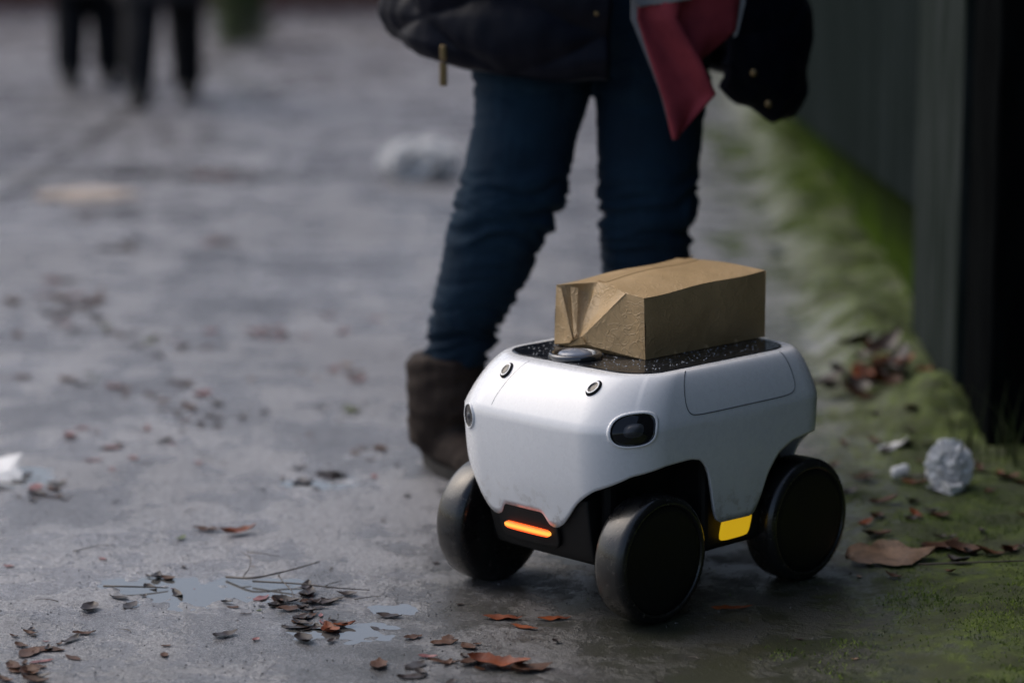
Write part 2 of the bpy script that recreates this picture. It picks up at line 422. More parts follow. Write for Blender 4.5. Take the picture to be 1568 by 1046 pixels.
V,F=lathe([(.029,.002),(.029,.006),(.0275,.009),(.023,.0115),(.015,.0135),(.007,.0148),(.002,.015)],sc_c)
o=newobj('sensor_dome',V,F,[M_dome],parent=robot); fixn(o)
def wheel(a,s):
    R=.1065
    prof=[(.02,-.033),(R-.020,-.033),(R-.009,-.031),(R-.003,-.026),(R-.0005,-.018),(R,0),(R-.0005,.018),(R-.002,.0245),(R-.006,.0295),(R-.011,.032),(R-.0145,.0325),(R-.0165,.0315),(R-.0175,.0285)]
    if s<0: prof=[(r,-h) for r,h in prof]
    c=(a,s*.183,.1065)
    V,F=lathe(prof,c,96,'y'); o=newobj('wheel',V,F,[M_tyre],parent=robot); fixn(o)
    cp=[(R-.0178,.02),(R-.0178,.0290),(R-.0195,.0300),(R-.03,.0303),(.03,.0300),(.004,.030)]
    if s<0: cp=[(r,-h) for r,h in cp]
    V,F=lathe(cp,c,96,'y'); o=newobj('wheel_cap',V,F,[M_cap],parent=robot); fixn(o)
for a in (.186,-.186):
    for s in (1,-1): wheel(a,s)
dropm=NT('water_drops'); dropm.set(Base_Color=(.30,.32,.35),Roughness=.05)
V=[];F=[]
def drop(p,nrm,r):
    nrm=Vector(nrm).normalized(); a=nrm.orthogonal().normalized(); b=nrm.cross(a); base=len(V)
    for rr_,h in ((1,0),(.8,.45),(.4,.65)):
        for k in range(7):
            th=2*math.pi*k/7; V.append(Vector(p)+(a*math.cos(th)+b*math.sin(th))*r*rr_+nrm*r*h)
    for i in (0,1):
        for k in range(7): F.append((base+i*7+k,base+i*7+(k+1)%7,base+(i+1)*7+(k+1)%7,base+(i+1)*7+k))
    F.append(tuple(base+14+k for k in range(7)))
for _ in range(1000):
    a,b=random.uniform(-.19,.19),random.uniform(-.145,.145)
    if abs(a)>.15 and abs(b)>.1: continue
    if math.hypot(a-.148,b+.022)<.05: continue
    drop((a,b,ZT+.0019),(0,0,1),random.choice((.0004,.0005,.0008,.0014)))
newobj('rain_drops',V,F,[dropm.m],parent=robot)

# ------------------------------------------------------------------ PACKAGE (robot frame)
pack=empty('wrapped_package',(.225,4.343,ZT+.0025),math.radians(225))
t=NT('kraft_paper'); v=t.coord(); n1=t.noise(v,9,4); n2=t.noise(v,240,4,.7); mp=t.n('ShaderNodeMapping',Vector=v); mp.inputs['Scale'].default_value=(60,700,700); n3=t.noise(mp.outputs[0],1,3); n4=t.noise(v,22,5,.6,.6)
vo=t.n('ShaderNodeTexVoronoi',{'feature':'DISTANCE_TO_EDGE'},Vector=t.n('ShaderNodeVectorMath',{'operation':'ADD'},_0=v,_1=t.n('ShaderNodeTexNoise',Vector=v,Scale=12.).outputs[1]).outputs[0],Scale=9.).outputs[0]
cr=t.rng(vo,0,.06,1,0)
c=t.mix(t.rng(n1,.3,.7),(.43,.295,.150),(.36,.245,.12)); c=t.mix(t.rng(n2,.45,.7,0,.3),c,(.28,.185,.09)); c=t.mix(t.rng(n3,.5,.7,0,.12),c,(.55,.42,.26))
hh=t.math('ADD',t.math('ADD',n1,t.math('MULTIPLY',n4,.6)),t.math('ADD',t.math('MULTIPLY',n2,.05),t.math('MULTIPLY',cr,.14)))
t.set(Base_Color=c,Roughness=.48,Normal=t.bump(hh,.5,.009)); M_kraft=t.m
A0,A1_=-.222,.086; B0,B1=-.130,.078; H=.103
RB=-.074; QB=.036; RA=.042
def top(a,b):
    u=(a-A0)/(A1_-A0); w_=max(0,min(1,(b-B0)/(B1-B0)))
    return H+.012*(1-u)+.008*math.sin(math.pi*w_)*(.6+.4*math.sin(math.pi*max(0,min(1,u))))-.0015*math.sin(9*u)
def aend(b):
    if b<RB: return lerp(A1_,RA,(b-B0)/(RB-B0))
    if b<QB:
        f=(b-RB)/(QB-RB); return lerp(RA,A1_+.001,f**1.25)
    return A1_
def wallp(a,z,b,sgn):
    u=(a-A0)/(A1_-A0); k=z/H
    return b+sgn*(.003*math.sin(math.pi*u)*math.sin(math.pi*min(1,k))+.0026*noise.noise(Vector((a*25,z*25,b*9)))*math.sin(math.pi*min(1,k))-.004*min(1,k)**2)
V=[];F=[]
na,nbb,nz=44,30,14
def grid(fn,nu,nv):
    base=len(V)
    for j in range(nv+1):
        for i in range(nu+1): V.append(fn(i/nu,j/nv))
    for j in range(nv):
        for i in range(nu): F.append((base+j*(nu+1)+i,base+j*(nu+1)+i+1,base+(j+1)*(nu+1)+i+1,base+(j+1)*(nu+1)+i))
def topg(u,w_):
    b=lerp(B0,B1,w_); a=lerp(A0,aend(b),u)
    e0,e1=wallp(a,H,B0,-1),wallp(a,H,B1,1)
    return (a,lerp(e0,e1,w_),top(a,b))
grid(topg,na,nbb)
grid(lambda u,w_:(lerp(A0,A1_,u),wallp(lerp(A0,A1_,u),w_*H,B1,1),w_*top(lerp(A0,A1_,u),B1)),na,nz)
grid(lambda u,w_:(lerp(A0,A1_,u),wallp(lerp(A0,A1_,u),w_*H,B0,-1),w_*top(lerp(A0,A1_,u),B0)),na,nz)
grid(lambda u,w_:(A0,lerp(B0,B1,u),w_*top(A0,lerp(B0,B1,u))),nbb,nz)
grid(lambda u,w_:(lerp(A0,A1_,u),lerp(B0,B1,w_),0),4,4)
def tp_(b):
    a=aend(b); w_=(b-B0)/(B1-B0); return Vector((a,lerp(wallp(a,H,B0,-1),wallp(a,H,B1,1),w_),top(a,b)))
TL=tp_(B0); TR=tp_(B1); BL=Vector((A1_,B0,0)); BR=Vector((A1_,B1,0))
R_=tp_(RB); Q_=tp_(QB); P_=Vector((A1_+.018,-.062,.014)); PB=Vector((A1_+.004,-.056,0))
def tri(a,b,c,depth,n=14,edge=None,up=0):
    base=len(V); idx={}
    for i in range(n+1):
        for j in range(n+1-i):
            u,v_=i/n,j/n; w_=1-u-v_
            p=a*w_+b*u+c*v_
            if edge and v_<1:
                f=u/(1-v_); p=p+(edge(f)-(a*(1-f)+b*f))*(1-v_)
            p=p+Vector((-1,0,up))*depth*27*u*v_*w_
            idx[(i,j)]=len(V); V.append(p)
    for i in range(n):
        for j in range(n-i):
            F.append((idx[(i,j)],idx[(i+1,j)],idx[(i,j+1)]))
            if i+j<n-1: F.append((idx[(i+1,j)],idx[(i+1,j+1)],idx[(i,j+1)]))
tri(TL,R_,P_,.022,edge=lambda f:tp_(lerp(B0,RB,f)))
tri(R_,Q_,P_,.008,edge=lambda f:tp_(lerp(RB,QB,f)))
tri(Q_,TR,BR,-.001,edge=lambda f:tp_(lerp(QB,B1,f))); tri(Q_,BR,P_,.002)
tri(P_,BR,PB,0)
tri(TL,P_,BL,.003); tri(BL,P_,PB,0)
ob=newobj('package_body',V,F,[M_kraft],smooth=True,parent=pack)
bm=bmesh.new(); bm.from_mesh(ob.data); bmesh.ops.remove_doubles(bm,verts=bm.verts,dist=.0006); bmesh.ops.recalc_face_normals(bm,faces=bm.faces); bm.to_mesh(ob.data); bm.free()
try:
    for p in ob.data.polygons: p.use_smooth=True
    ob.data.set_sharp_from_angle(angle=math.radians(24))
except Exception as e: print(e)
def sheet(name,quads,th=.0012,mat=M_kraft):
    V=[];F=[]
    for qd in quads:
        b=len(V); V+= [Vector(p) for p in qd]; F.append(tuple(range(b,b+len(qd))))
    o=newobj(name,V,F,[mat],smooth=False,parent=pack); s=o.modifiers.new('s','SOLIDIFY'); s.thickness=th; s.offset=0; return o
sheet('end_flap_left',[(TL+Vector((.001,.001,-.004)),TL+Vector((.000,.012,-.004)),P_+Vector((.002,-.006,.004)),P_+Vector((-.002,-.020,-.002)))])
sheet('end_flap_inner',[(TL+Vector((-.012,.022,-.003)),TL+Vector((-.020,.032,-.004)),P_+Vector((-.002,.000,.014)),P_+Vector((.001,-.004,.008)))])
sheet('end_flap_tab',[(P_+Vector((-.003,-.024,-.010)),P_+Vector((.002,.024,.000)),P_+Vector((.003,.014,.012)),P_+Vector((.004,-.004,.004)))])
tp=[]
sa0=RA-.002
for i in range(24):
    a0_=lerp(sa0,A0+.004,i/24); a1_=lerp(sa0,A0+.004,(i+1)/24)
    def bb(a): return RB-.018*((sa0-a)/(sa0-A0))
    tp.append([(a0_,bb(a0_),top(a0_,bb(a0_))+.0022),(a1_,bb(a1_),top(a1_,bb(a1_))+.0022),(a1_,bb(a1_)+.02,top(a1_,bb(a1_)+.02)+.0002),(a0_,bb(a0_)+.02,top(a0_,bb(a0_)+.02)+.0002)])
sheet('top_overlap',tp,.0012)
sheet('top_corner_tip',[((A0+.02,-.092,top(A0,-.09)+.001),(A0-.002,-.088,top(A0,-.09)+.007),(A0-.002,-.1,top(A0,-.09)+.001))])

# ------------------------------------------------------------------ PEOPLE
t=NT('denim'); v=t.coord(); n1=t.noise(v,5,4); n2=t.noise(v,500,2); mp=t.n('ShaderNodeMapping',Vector=v); mp.inputs['Scale'].default_value=(30,30,5); n3=t.noise(mp.outputs[0],1,5,.7)
c=t.mix(t.rng(n1,.3,.7),(.003,.013,.028),(.006,.024,.048)); c=t.mix(t.rng(n3,.5,.75,0,.4),c,(.014,.045,.078)); c=t.mix(t.rng(n2,.5,.7,0,.2),c,(.03,.06,.09))
t.set(Base_Color=c,Roughness=.85,Normal=t.bump(n2,.3,.001)); t.b.inputs['Specular IOR Level'].default_value=.2; M_den=t.m
M_jack=simple('navy_puffer_nylon',(.0025,.0035,.009),(.004,.0055,.013),6,.45,.58,.3,40,.004,spec=.14)
M_boot=simple('brown_suede',(.034,.024,.019),(.020,.014,.012),14,.8,.9,.4,120,.002,spec=.25)
M_sole=simple('boot_sole',(.015,.013,.012),None,20,.7)
M_skin=simple('skin',(.55,.36,.28),(.5,.31,.24),10,.5)
M_hair=simple('hair',(.035,.022,.014),(.06,.038,.022),40,.5,stretch=(40,40,3))
M_swt=simple('sweater',(.008,.008,.011),None,60,.9,spec=.2)
M_red=simple('scarf_red',(.24,.036,.050),(.16,.024,.036),14,.75,.85,.35,160,.002,spec=.2)
M_grey=simple('scarf_lining',(.18,.19,.21),None,30,.6)
M_brass=simple('brass',(.25,.18,.09),None,40,.35,metal=.8)
M_dk1=simple('dark_trousers',(.006,.007,.010),None,10,.8,spec=.2)
M_dk2=simple('dark_coat',(.012,.012,.016),None,10,.8)
M_blkshoe=simple('black_shoe',(.006,.006,.007),None,10,.5)
M_eye=simple('eye_white',(.7,.7,.7),None,10,.2)

def hand(V,F,wrist,dirv_,side):
    d=Vector(dirv_).normalized(); s=Vector(side).normalized(); u=d.cross(s)
    tubevf([wrist,wrist+d*.03,wrist+d*.075,wrist+d*.09],[(.024,.018),(.036,.016),(.040,.014),(.036,.011)],12,V,F,ref=s)
    for i,(off,l) in enumerate(((-.030,.062),(-.010,.074),(.010,.070),(.029,.055))):
        b=wrist+d*.08+s*off
        tubevf([b,b+d*l*.45-u*.006,b+d*l*.75-u*.02,b+d*l*.85-u*.036],[.0088,.0085,.0078,.006],8,V,F)
    b=wrist+d*.025-s*.03
    tubevf([b,b+d*.025-s*.022,b+d*.05-s*.03-u*.012,b+d*.062-s*.026-u*.026],[.012,.0105,.009,.006],8,V,F)
def head(parent,c,face,hairlen,name='head'):
    f=Vector(face).normalized(); s=Vector((-f.y,f.x,0)); c=Vector(c)
    V=[];F=[]
    ellipsoid(V,F,c+f*.005+Vector((0,0,.015)),(.074,.088,.10)); ellipsoid(V,F,c+f*.028-Vector((0,0,.055)),(.052,.052,.055))
    tubevf([c+f*.088+Vector((0,0,.018)),c+f*.105-Vector((0,0,.012)),c+f*.102-Vector((0,0,.024))],[.008,.013,.012],8,V,F)
    tubevf([c+f*.078-s*.02-Vector((0,0,.052)),c+f*.086-Vector((0,0,.052)),c+f*.078+s*.02-Vector((0,0,.052))],[.005,.009,.005],8,V,F)
    for k in (1,-1): ellipsoid(V,F,c+s*.076*k-f*.005,(.012,.014,.03),8,6)
    tubevf([c-Vector((0,0,.04))-f*.01,c-Vector((0,0,.15))-f*.02],[.05,.058],12,V,F)
    remesh('face_and_neck',V,F,[M_skin],.006,4,parent=parent)
    V=[];F=[]
    for k in (1,-1): ellipsoid(V,F,c+f*.082+s*.03*k+Vector((0,0,.012)),(.011,.011,.007),10,6)
    newobj('eyes',V,F,[M_eye],parent=parent,world=True)
    V=[];F=[]
    ellipsoid(V,F,c-f*.022+Vector((0,0,.035)),(.088,.098,.105))
    tubevf([c-f*.05,c-f*.065-Vector((0,0,.1)),c-f*.07-Vector((0,0,hairlen))],[(.085,.06),(.08,.045),(.06,.03)],14,V,F,ref=s)
    remesh('hair',V,F,[M_hair],.008,3,disp=lambda p:.004*noise.noise(Vector((p.x*60,p.y*60,p.z*9))),parent=parent)
def boot(parent,ank,fd,top_c,top_z,rs,mats=(None,None),scale=1.,nm='boot'):
    f=Vector((fd[0],fd[1],0)).normalized(); s=Vector((-f.y,f.x,0)); V=[];F=[]; a=Vector((ank[0],ank[1],0))
    k=scale
    tubevf([a-f*.085*k+Vector((0,0,.045)),a-f*.06*k+Vector((0,0,.05)),a+Vector((0,0,.055)),a+f*.07*k+Vector((0,0,.05)),a+f*.13*k+Vector((0,0,.040)),a+f*.165*k+Vector((0,0,.036)),a+f*.185*k+Vector((0,0,.034))],
        [(.02,.02),(.036,.036),(.042,.045),(.046,.042),(.047,.032),(.038,.026),(.016,.015)],16,V,F,ref=s)
    tc=Vector((top_c[0],top_c[1],top_z))
    tubevf([a-f*.03*k+Vector((0,0,.05)),a-f*.02*k+Vector((0,0,.10)),(a+tc)/2+Vector((0,0,.01)),tc-Vector((0,0,.015)),tc],[rs*.8,rs*.88,rs*1.0,rs,rs*.9],18,V,F)
    o=remesh(nm,V,F,[mats[0] or M_boot],.006,3,disp=lambda p:.0045*noise.noise(Vector((p.x*18,p.y*18,p.z*45)))+.003*noise.noise(p*40),parent=parent)
    n=28; V=[];F=[]
    out=[]
    for i in range(n):
        th=2*math.pi*i/n; u=math.cos(th); ww=math.sin(th)
        l=.05+u*.143; wd=.047*(1-.18*abs(u-.2)) 
        out.append(a+f*l*k+s*(ww*wd*(1 if u>-.3 else .86)))
    for z in (.002,.022,.026):
        for p in out: V.append(Vector((p.x,p.y,z)))
    for j in (0,1):
        for i in range(n): F.append((j*n+i,j*n+(i+1)%n,(j+1)*n+(i+1)%n,(j+1)*n+i))
    F.append(tuple(range(n))[::-1]); F.append(tuple(range(2*n,3*n)))
    newobj(nm+'_sole',V,F,[mats[1] or M_sole],smooth=False,parent=parent,world=True)
    V=[];F=[]
    for i in range(4):
        z=.085+.02*i; c0=a+f*(.05-.012*i)*k+Vector((0,0,z+.008))
        tubevf([c0-s*.022,c0+f*.008+Vector((0,0,.005)),c0+s*.022],[.003]*3,6,V,F)
    newobj(nm+'_laces',V,F,[mats[1] or M_sole],parent=parent,world=True)

woman=empty('woman',(.1,5.15,0))
V=[];F=[]
LL=[(.045,5.20,.93,.13,.12),(.040,5.19,.85,.122,.12),(.040,5.18,.78,.118,.112),(.028,5.165,.70,.106,.105),(.012,5.15,.62,.104,.098),(-.004,5.14,.555,.106,.092),(-.030,5.15,.49,.096,.09),(-.056,5.165,.41,.088,.088),(-.084,5.175,.34,.077,.078),(-.102,5.18,.27,.070,.07),(-.112,5.18,.215,.068,.068)]
RL=[(.268,5.20,.93,.13,.12),(.274,5.19,.85,.12,.12),(.279,5.18,.78,.113,.112),(.273,5.17,.70,.106,.105),(.270,5.16,.62,.102,.098),(.269,5.15,.555,.098,.092),(.268,5.16,.49,.093,.09),(.268,5.18,.41,.089,.088),(.268,5.19,.34,.077,.078),(.268,5.19,.27,.068,.07),(.268,5.19,.215,.066,.066)]
for leg in (LL,RL):
    sp_=smoothpath(leg,5); tubevf([p[:3] for p in sp_],[(p[3],p[4]) for p in sp_],24,V,F)
tubevf([(.157,5.2,.82),(.157,5.2,.88),(.157,5.2,.95),(.157,5.2,1.04)],[(.16,.10),(.215,.125),(.21,.125),(.17,.11)],24,V,F)
def denimd(p):
    z=p.z
    kw=math.exp(-((z-.53)/.085)**2)*.9+math.exp(-((z-.27)/.08)**2)*1.1+math.exp(-((z-.80)/.06)**2)*.5+.18
    a=noise.noise(Vector((p.x*7,p.y*7,z*48+noise.noise(p*9)*2)))
    b=noise.noise(Vector((p.x*12,p.y*12,z*22+7)))
    return kw*(.011*(1-abs(a)*2.6)-.005)+.006*b*kw
remesh('jeans',V,F,[M_den],.0075,3,disp=denimd,parent=woman)
boot(woman,(-.132,5.155),(.50,-.86),(-.134,5.18),.235,.080)
boot(woman,(.268,5.19),(.25,-.97),(.268,5.19),.235,.072)
V=[];F=[]
tubevf([(.157,5.2,.97),(.157,5.2,1.08),(.157,5.2,1.25),(.157,5.2,1.38),(.157,5.2,1.45)],[(.175,.12),(.15,.11),(.175,.125),(.17,.10),(.07,.06)],24,V,F)
remesh('sweater',V,F,[M_swt],.012,4,parent=woman)
cx,cy=.157,5.20
HEM=[(37,.79),(44,.750),(54,.728),(62,.712),(74,.706),(84,.715),(96,.76),(115,.78),(180,.80),(240,.84),(268,.868),(285,.862),(300,.84),(325,.812),(345,.800),(364,.797)]
def jrad(z): 
    f=max(0,min(1,(1.42-z)/.5)); return lerp(.215,.405,f**.8),lerp(.125,.235,f**.8)
V=[];F=[]
nphi,nzj=220,110
for i in range(nphi+1):
    ph=37+(364-37)*i/nphi; th=math.radians(ph); hz=interp(HEM,ph)
    smoothside=sstep(120,90,ph)
    for j in range(nzj+1):
        f=j/nzj; z=lerp(hz,1.40,f); rx,ry=jrad(z)
        edge=min(1,f*14)**.5
        al=ph/16; be=(z-hz)/.085*math.pi
        qd=abs(math.sin(be*.5+al*.9))*abs(math.sin(be*.5-al*.9))
        bulge=(.024*min(1,qd)**.45*edge)*(1-.6*smoothside)-.008*(1-edge)+(.012-.006*smoothside)*noise.noise(Vector((math.sin(th)*3,math.cos(th)*3,z*5)))+.004*noise.noise(Vector((math.sin(th)*14,math.cos(th)*14,z*20)))
        hemr=.95+.05*edge
        x=cx+math.sin(th)*(rx*hemr+bulge+.02*smoothside); y=cy-math.cos(th)*(ry*hemr+bulge)
        if z>1.3: 
            k=(z-1.3)/.1; x=cx+(x-cx)*(1-.45*k*k); 
        V.append((x,y,z+ (.008*noise.noise(Vector((ph*.09,1,2))) if f<.5 else 0)))
for i in range(nphi):
    for j in range(nzj):
        b=i*(nzj+1)+j; F.append((b,b+nzj+1,b+nzj+2,b+1))
o=newobj('puffer_jacket',V,F,[M_jack],parent=woman,world=True); s=o.modifiers.new('s','SOLIDIFY'); s.thickness=.022; s.offset=-1
V=[];F=[]
for arm in ([(-.03,5.2,1.37),(-.1,5.21,1.25),(-.16,5.22,1.11),(-.12,5.1,1.06),(-.03,4.98,1.05)],[(.345,5.2,1.37),(.42,5.21,1.25),(.48,5.22,1.11),(.43,5.1,1.06),(.36,4.98,1.05)]):
    ap=smoothpath(arm,6); tubevf(ap,[lerp(.085,.055,i/(len(ap)-1))+.008*abs(math.sin(i*.8)) for i in range(len(ap))],16,V,F)
tubevf([(.157,5.2,1.36),(.157,5.19,1.44),(.157,5.18,1.5)],[(.16,.11),(.085,.085),(.08,.08)],20,V,F)
remesh('jacket_sleeves',V,F,[M_jack],.012,2,parent=woman)
V=[];F=[]
hand(V,F,Vector((-.035,4.985,1.05)),(.6,-.75,-.05),(.1,.1,-1)); hand(V,F,Vector((.36,4.98,1.05)),(-.6,-.75,-.05),(-.1,.1,-1))
remesh('hands',V,F,[M_skin],.004,2,parent=woman)
head(woman,(.157,5.17,1.62),(-.1,-1,-.1),.22)
V,F=boxvf(-.138,-.123,4.975,4.983,.79,.835); o=newobj('zip_pull',V,F,[M_brass],smooth=False,parent=woman,world=True); bev(o,.003)
V,F=boxvf(-.137,-.124,4.974,4.990,.838,.868); o=newobj('zip_slider',V,F,[M_brass],smooth=False,parent=woman,world=True); bev(o,.004)
V,F=lathe([(.007,0),(.007,.003),(.004,.005)],(0,0,0),16,'y')
for (sxx,syy,szz) in ((.46,4.985,.815),(.49,4.995,.755),(.16,4.955,.93)):
    VV=[(x+sxx,syy-y,z+szz) for x,y,z in V]; newobj('snap_button',VV,F,[M_brass],parent=woman,world=True)
def cloth(name,poly_rows,mat,parent,yfn,th=.004):
    V=[];F=[]; n=10; m=len(poly_rows)
    rows=[]
    for i in range(m-1):
        for s in range(8):
            f=s/8; rows.append(tuple(lerp(a,b,f) for a,b in zip(poly_rows[i],poly_rows[i+1])))
    rows.append(poly_rows[-1])
    for (xl,zl,xr,zr) in rows:
        for k in range(n+1):
            u=k/n; x=lerp(xl,xr,u); z=lerp(zl,zr,u); V.append((x,yfn(x,z,u),z))
    for i in range(len(rows)-1):
        for k in range(n): b=i*(n+1)+k; F.append((b,b+1,b+n+2,b+n+1))
    o=newobj(name,V,F,[mat],parent=parent,world=True); s=o.modifiers.new('s','SOLIDIFY'); s.thickness=th
    return o
sa=[(.235,1.0,.33,1.02),(.232,.922,.305,.925),(.262,.83,.350,.85),(.284,.765,.380,.785),(.303,.700,.309,.702)]
cloth('scarf_end',sa,M_red,woman,lambda x,z,u:4.875+.012*math.sin(u*5+z*14)-.01*u)
sb=[(.28,1.05,.42,1.05),(.272,.94,.424,.955),(.305,.89,.418,.90),(.343,.842,.352,.842)]
cloth('scarf_fold',sb,M_red,woman,lambda x,z,u:4.90+.014*math.sin(u*4-z*10))
cloth('scarf_lining',[(.220,1.0,.24,1.0),(.221,.922,.236,.922),(.275,.79,.284,.79),(.302,.695,.304,.697)],M_grey,woman,lambda x,z,u:4.886)
cloth('scarf_lining',[(.42,1.0,.436,1.0),(.42,.95,.436,.95),(.414,.885,.422,.89)],M_grey,woman,lambda x,z,u:4.915)
cloth('scarf_knot',[(.2,1.04,.33,1.05),(.21,.968,.34,.98),(.235,.945,.33,.96)],M_grey,woman,lambda x,z,u:4.86+.01*math.sin(u*6))

def pedestrian(loc,heading,trous,coat,stride=.25):
    e=empty('pedestrian',loc,0)
    f=Vector((math.sin(heading),math.cos(heading),0)); s=Vector((f.y,-f.x,0)); L0=Vector(loc); V=[];F=[]
    for k in (1,-1):
        ft=L0+s*.10*k+f*stride*k*.5; hipp=L0+s*.09*k+Vector((0,0,.92)); kn=(ft+hipp)/2+f*.06+Vector((0,0,.02))
        p=smoothpath([(*hipp,.115),(*(hipp*.5+kn*.5),.110),(*kn,.100),(*(kn*.5+(ft+Vector((0,0,.1)))*.5),.092),(*(ft+Vector((0,0,.09))),.082)],5)
        tubevf([q[:3] for q in p],[q[3] for q in p],14,V,F)
    tubevf([L0+Vector((0,0,z)) for z in (.84,.95,1.03)],[(.13,.1),(.18,.12),(.16,.11)],16,V,F,ref=s)
    remesh('trousers',V,F,[trous],.012,3,disp=lambda p:.006*noise.noise(Vector((p.x*8,p.y*8,p.z*25))),parent=e)
    for k in (1,-1):
        ft=L0+s*.10*k+f*stride*k*.5; boot(e,ft,f,ft,.15,.066,(M_blkshoe,M_sole),1.15,'shoe')
    V=[];F=[]
    tubevf([L0+Vector((0,0,z)) for z in (.52,.78,.95,1.1,1.3,1.42,1.5)],[(.24,.18),(.22,.16),(.20,.145),(.18,.13),(.22,.13),(.19,.11),(.07,.07)],20,V,F,ref=s)
    for k in (1,-1):
        sh_=L0+s*.2*k+Vector((0,0,1.4)); tubevf(smoothpath([tuple(sh_),tuple(sh_+s*.05*k-Vector((0,0,.28))-f*.02*k),tuple(sh_+s*.04*k-Vector((0,0,.55))+f*.08)],5),[lerp(.065,.045,i/10) for i in range(11)],12,V,F)
    remesh('coat',V,F,[coat],.014,3,parent=e)
    V=[];F=[]
    for k in (1,-1): hand(V,F,L0+s*.24*k+Vector((0,0,.86))+f*.085,(0,0,-1),f)
    remesh('hands',V,F,[M_skin],.005,1,parent=e)
    head(e,L0+Vector((0,0,1.63)),f,.08)
pedestrian((-1.80,13.5,0),-.02,M_dk1,M_dk2,.52)
pedestrian((-2.34,14.5,0),-.05,M_dk1,M_dk2,.14)

# ------------------------------------------------------------------ WALL (right)
def wx(y): return .985+.0385*(y-5.33)
t=NT('weathered_panel'); v=t.coord(); mp=t.n('ShaderNodeMapping',Vector=v); mp.inputs['Scale'].default_value=(3,3,.5); n1=t.noise(mp.outputs[0],2,5,.65); n2=t.noise(v,30,4)
c=t.mix(t.rng(n1,.3,.7),(.019,.025,.026),(.009,.013,.0125)); c=t.mix(t.rng(n2,.55,.75,0,.4),c,(.011,.018,.007))
t.set(Base_Color=c,Roughness=.9,Normal=t.bump(n2,.2,.003)); t.b.inputs['Specular IOR Level'].default_value=0; M_panel=t.m
M_board=simple('grey_board',(.034,.041,.041),(.016,.022,.019),5,.9,.9,.2,50,.003,stretch=(4,4,.6),spec=0)
t=NT('mossy_plinth'); v=t.coord(); n1=t.noise(v,5,5,.65); n2=t.noise(v,40,4); sp=t.n('ShaderNodeSeparateXYZ',Vector=v)
c=t.mix(t.rng(n1,.35,.65),(.013,.018,.010),(.007,.010,.005)); g=t.math('MULTIPLY',t.rng(sp.outputs[2],.0,.26,1,.15),t.rng(n1,.35,.6,.1,1)); c=t.mix(g,c,(.045,.078,.010))
t.set(Base_Color=c,Roughness=.9,Normal=t.bump(n2,.5,.006)); t.b.inputs['Specular IOR Level'].default_value=0; M_plinth=t.m
M_post=simple('black_post_paint',(.004,.0045,.005),(.006,.007,.0075),6,.9,.9,.2,50,.002,stretch=(4,4,1),spec=0)
wall=empty('panel_wall',(wx(5.4),5.4,0))
def wseg(name,y0,y1,z0a,z0b,z1,off,th,mat,b=.006):
    V=[(wx(y0)+off,y0,z0a),(wx(y0)+off+th,y0,z0a),(wx(y1)+off+th,y1,z0b),(wx(y1)+off,y1,z0b)]
    V+= [(x,y,z1 if isinstance(z1,(int,float)) else z1[0 if i<2 else 1]) for i,(x,y,z) in enumerate(V)]
    F=[(3,2,1,0),(4,5,6,7),(0,1,5,4),(1,2,6,5),(2,3,7,6),(3,0,4,7)]
    o=newobj(name,V,F,[mat],smooth=False,parent=wall,world=True); bev(o,b,2); return o
wseg('plinth',5.68,24,-.05,-.05,(.40,.10),.03,.25,M_plinth,.015)
ye=[6.45,8.1,9.75,11.4,13.05,14.7,16.35,18,19.65,21.3,22.95,24]
for i in range(len(ye)-1):
    z=lambda y: max(.08,.36-.045*(y-6.44))
    wseg('cladding_panel',ye[i]+.004,ye[i+1]-.004,z(ye[i]),z(ye[i+1]),2.6,-.012,.05,M_panel,.004)
wseg('end_board',5.605,6.43,.06,.06,2.6,-.03,.07,M_board)
wseg('wall_cap',5.65,24,2.604,2.604,2.68,-.06,.3,M_panel)
wseg('core',5.7,24,.2,.2,2.59,.08,.18,M_post,.01)
box('gate_post',(.985,1.30,5.30,5.60,-.03,2.9),M_post,None,.012)
box('boundary_wall',(1.305,1.36,1.0,5.5,-.03,2.5),M_panel,None,.01)

# ------------------------------------------------------------------ far background
t=NT('brick'); v=t.coord(); br=t.n('ShaderNodeTexBrick',Vector=v,Color1=(.20,.075,.05),Color2=(.14,.055,.04),Mortar=(.2,.18,.16),Scale=4.)
mp=t.n('ShaderNodeMapping',Vector=v); mp.inputs['Rotation'].default_value=(math.pi/2,0,0); t.t.links.new(mp.outputs[0],br.inputs['Vector'])
t.set(Base_Color=br.outputs[0],Roughness=.85); M_brick=t.m
bw=empty('brick_wall',(0,22.6,0))
box('wall_face',(-14,9,22.6,22.9,0,2.6),M_brick,bw,.01,world=True); box('coping',(-14.1,9.1,22.55,22.95,2.603,2.7),M_plinth,bw,.01,world=True)
M_leafg=simple('shrub_leaf',(.035,.065,.012),(.06,.10,.02),6,.6)
M_bark=simple('bark',(.06,.045,.03),None,20,.9)
shb=empty('shrub',(-1.87,18,0)); V=[];F=[]
for k in range(9):
    th=k*.7; tubevf([(-1.9,18,0),(-1.9+.06*math.cos(th),18+.06*math.sin(th),.3),(-1.9+.15*math.cos(th),18+.15*math.sin(th),.8)],[.012,.009,.004],6,V,F)
newobj('stems',V,F,[M_bark],parent=shb,world=True)
V=[];F=[]
for _ in range(5500):
    th=random.uniform(0,6.28); z=random.random()**.8*1.05+.03; r=(.28-.10*abs(z-.5))*random.random()**.5*(.75+.45*noise.noise(Vector((math.cos(th)*2,math.sin(th)*2,z*5))))
    p=Vector((-1.82+r*math.cos(th),17.6+r*math.sin(th),z)); d=Vector((random.gauss(0,1),random.gauss(0,1),random.gauss(0,1))).normalized(); e=d.orthogonal().normalized()
    b=len(V); V+=[p,p+d*.02+e*.010,p+d*.04,p+d*.02-e*.010]; F.append((b,b+1,b+2,b+3))
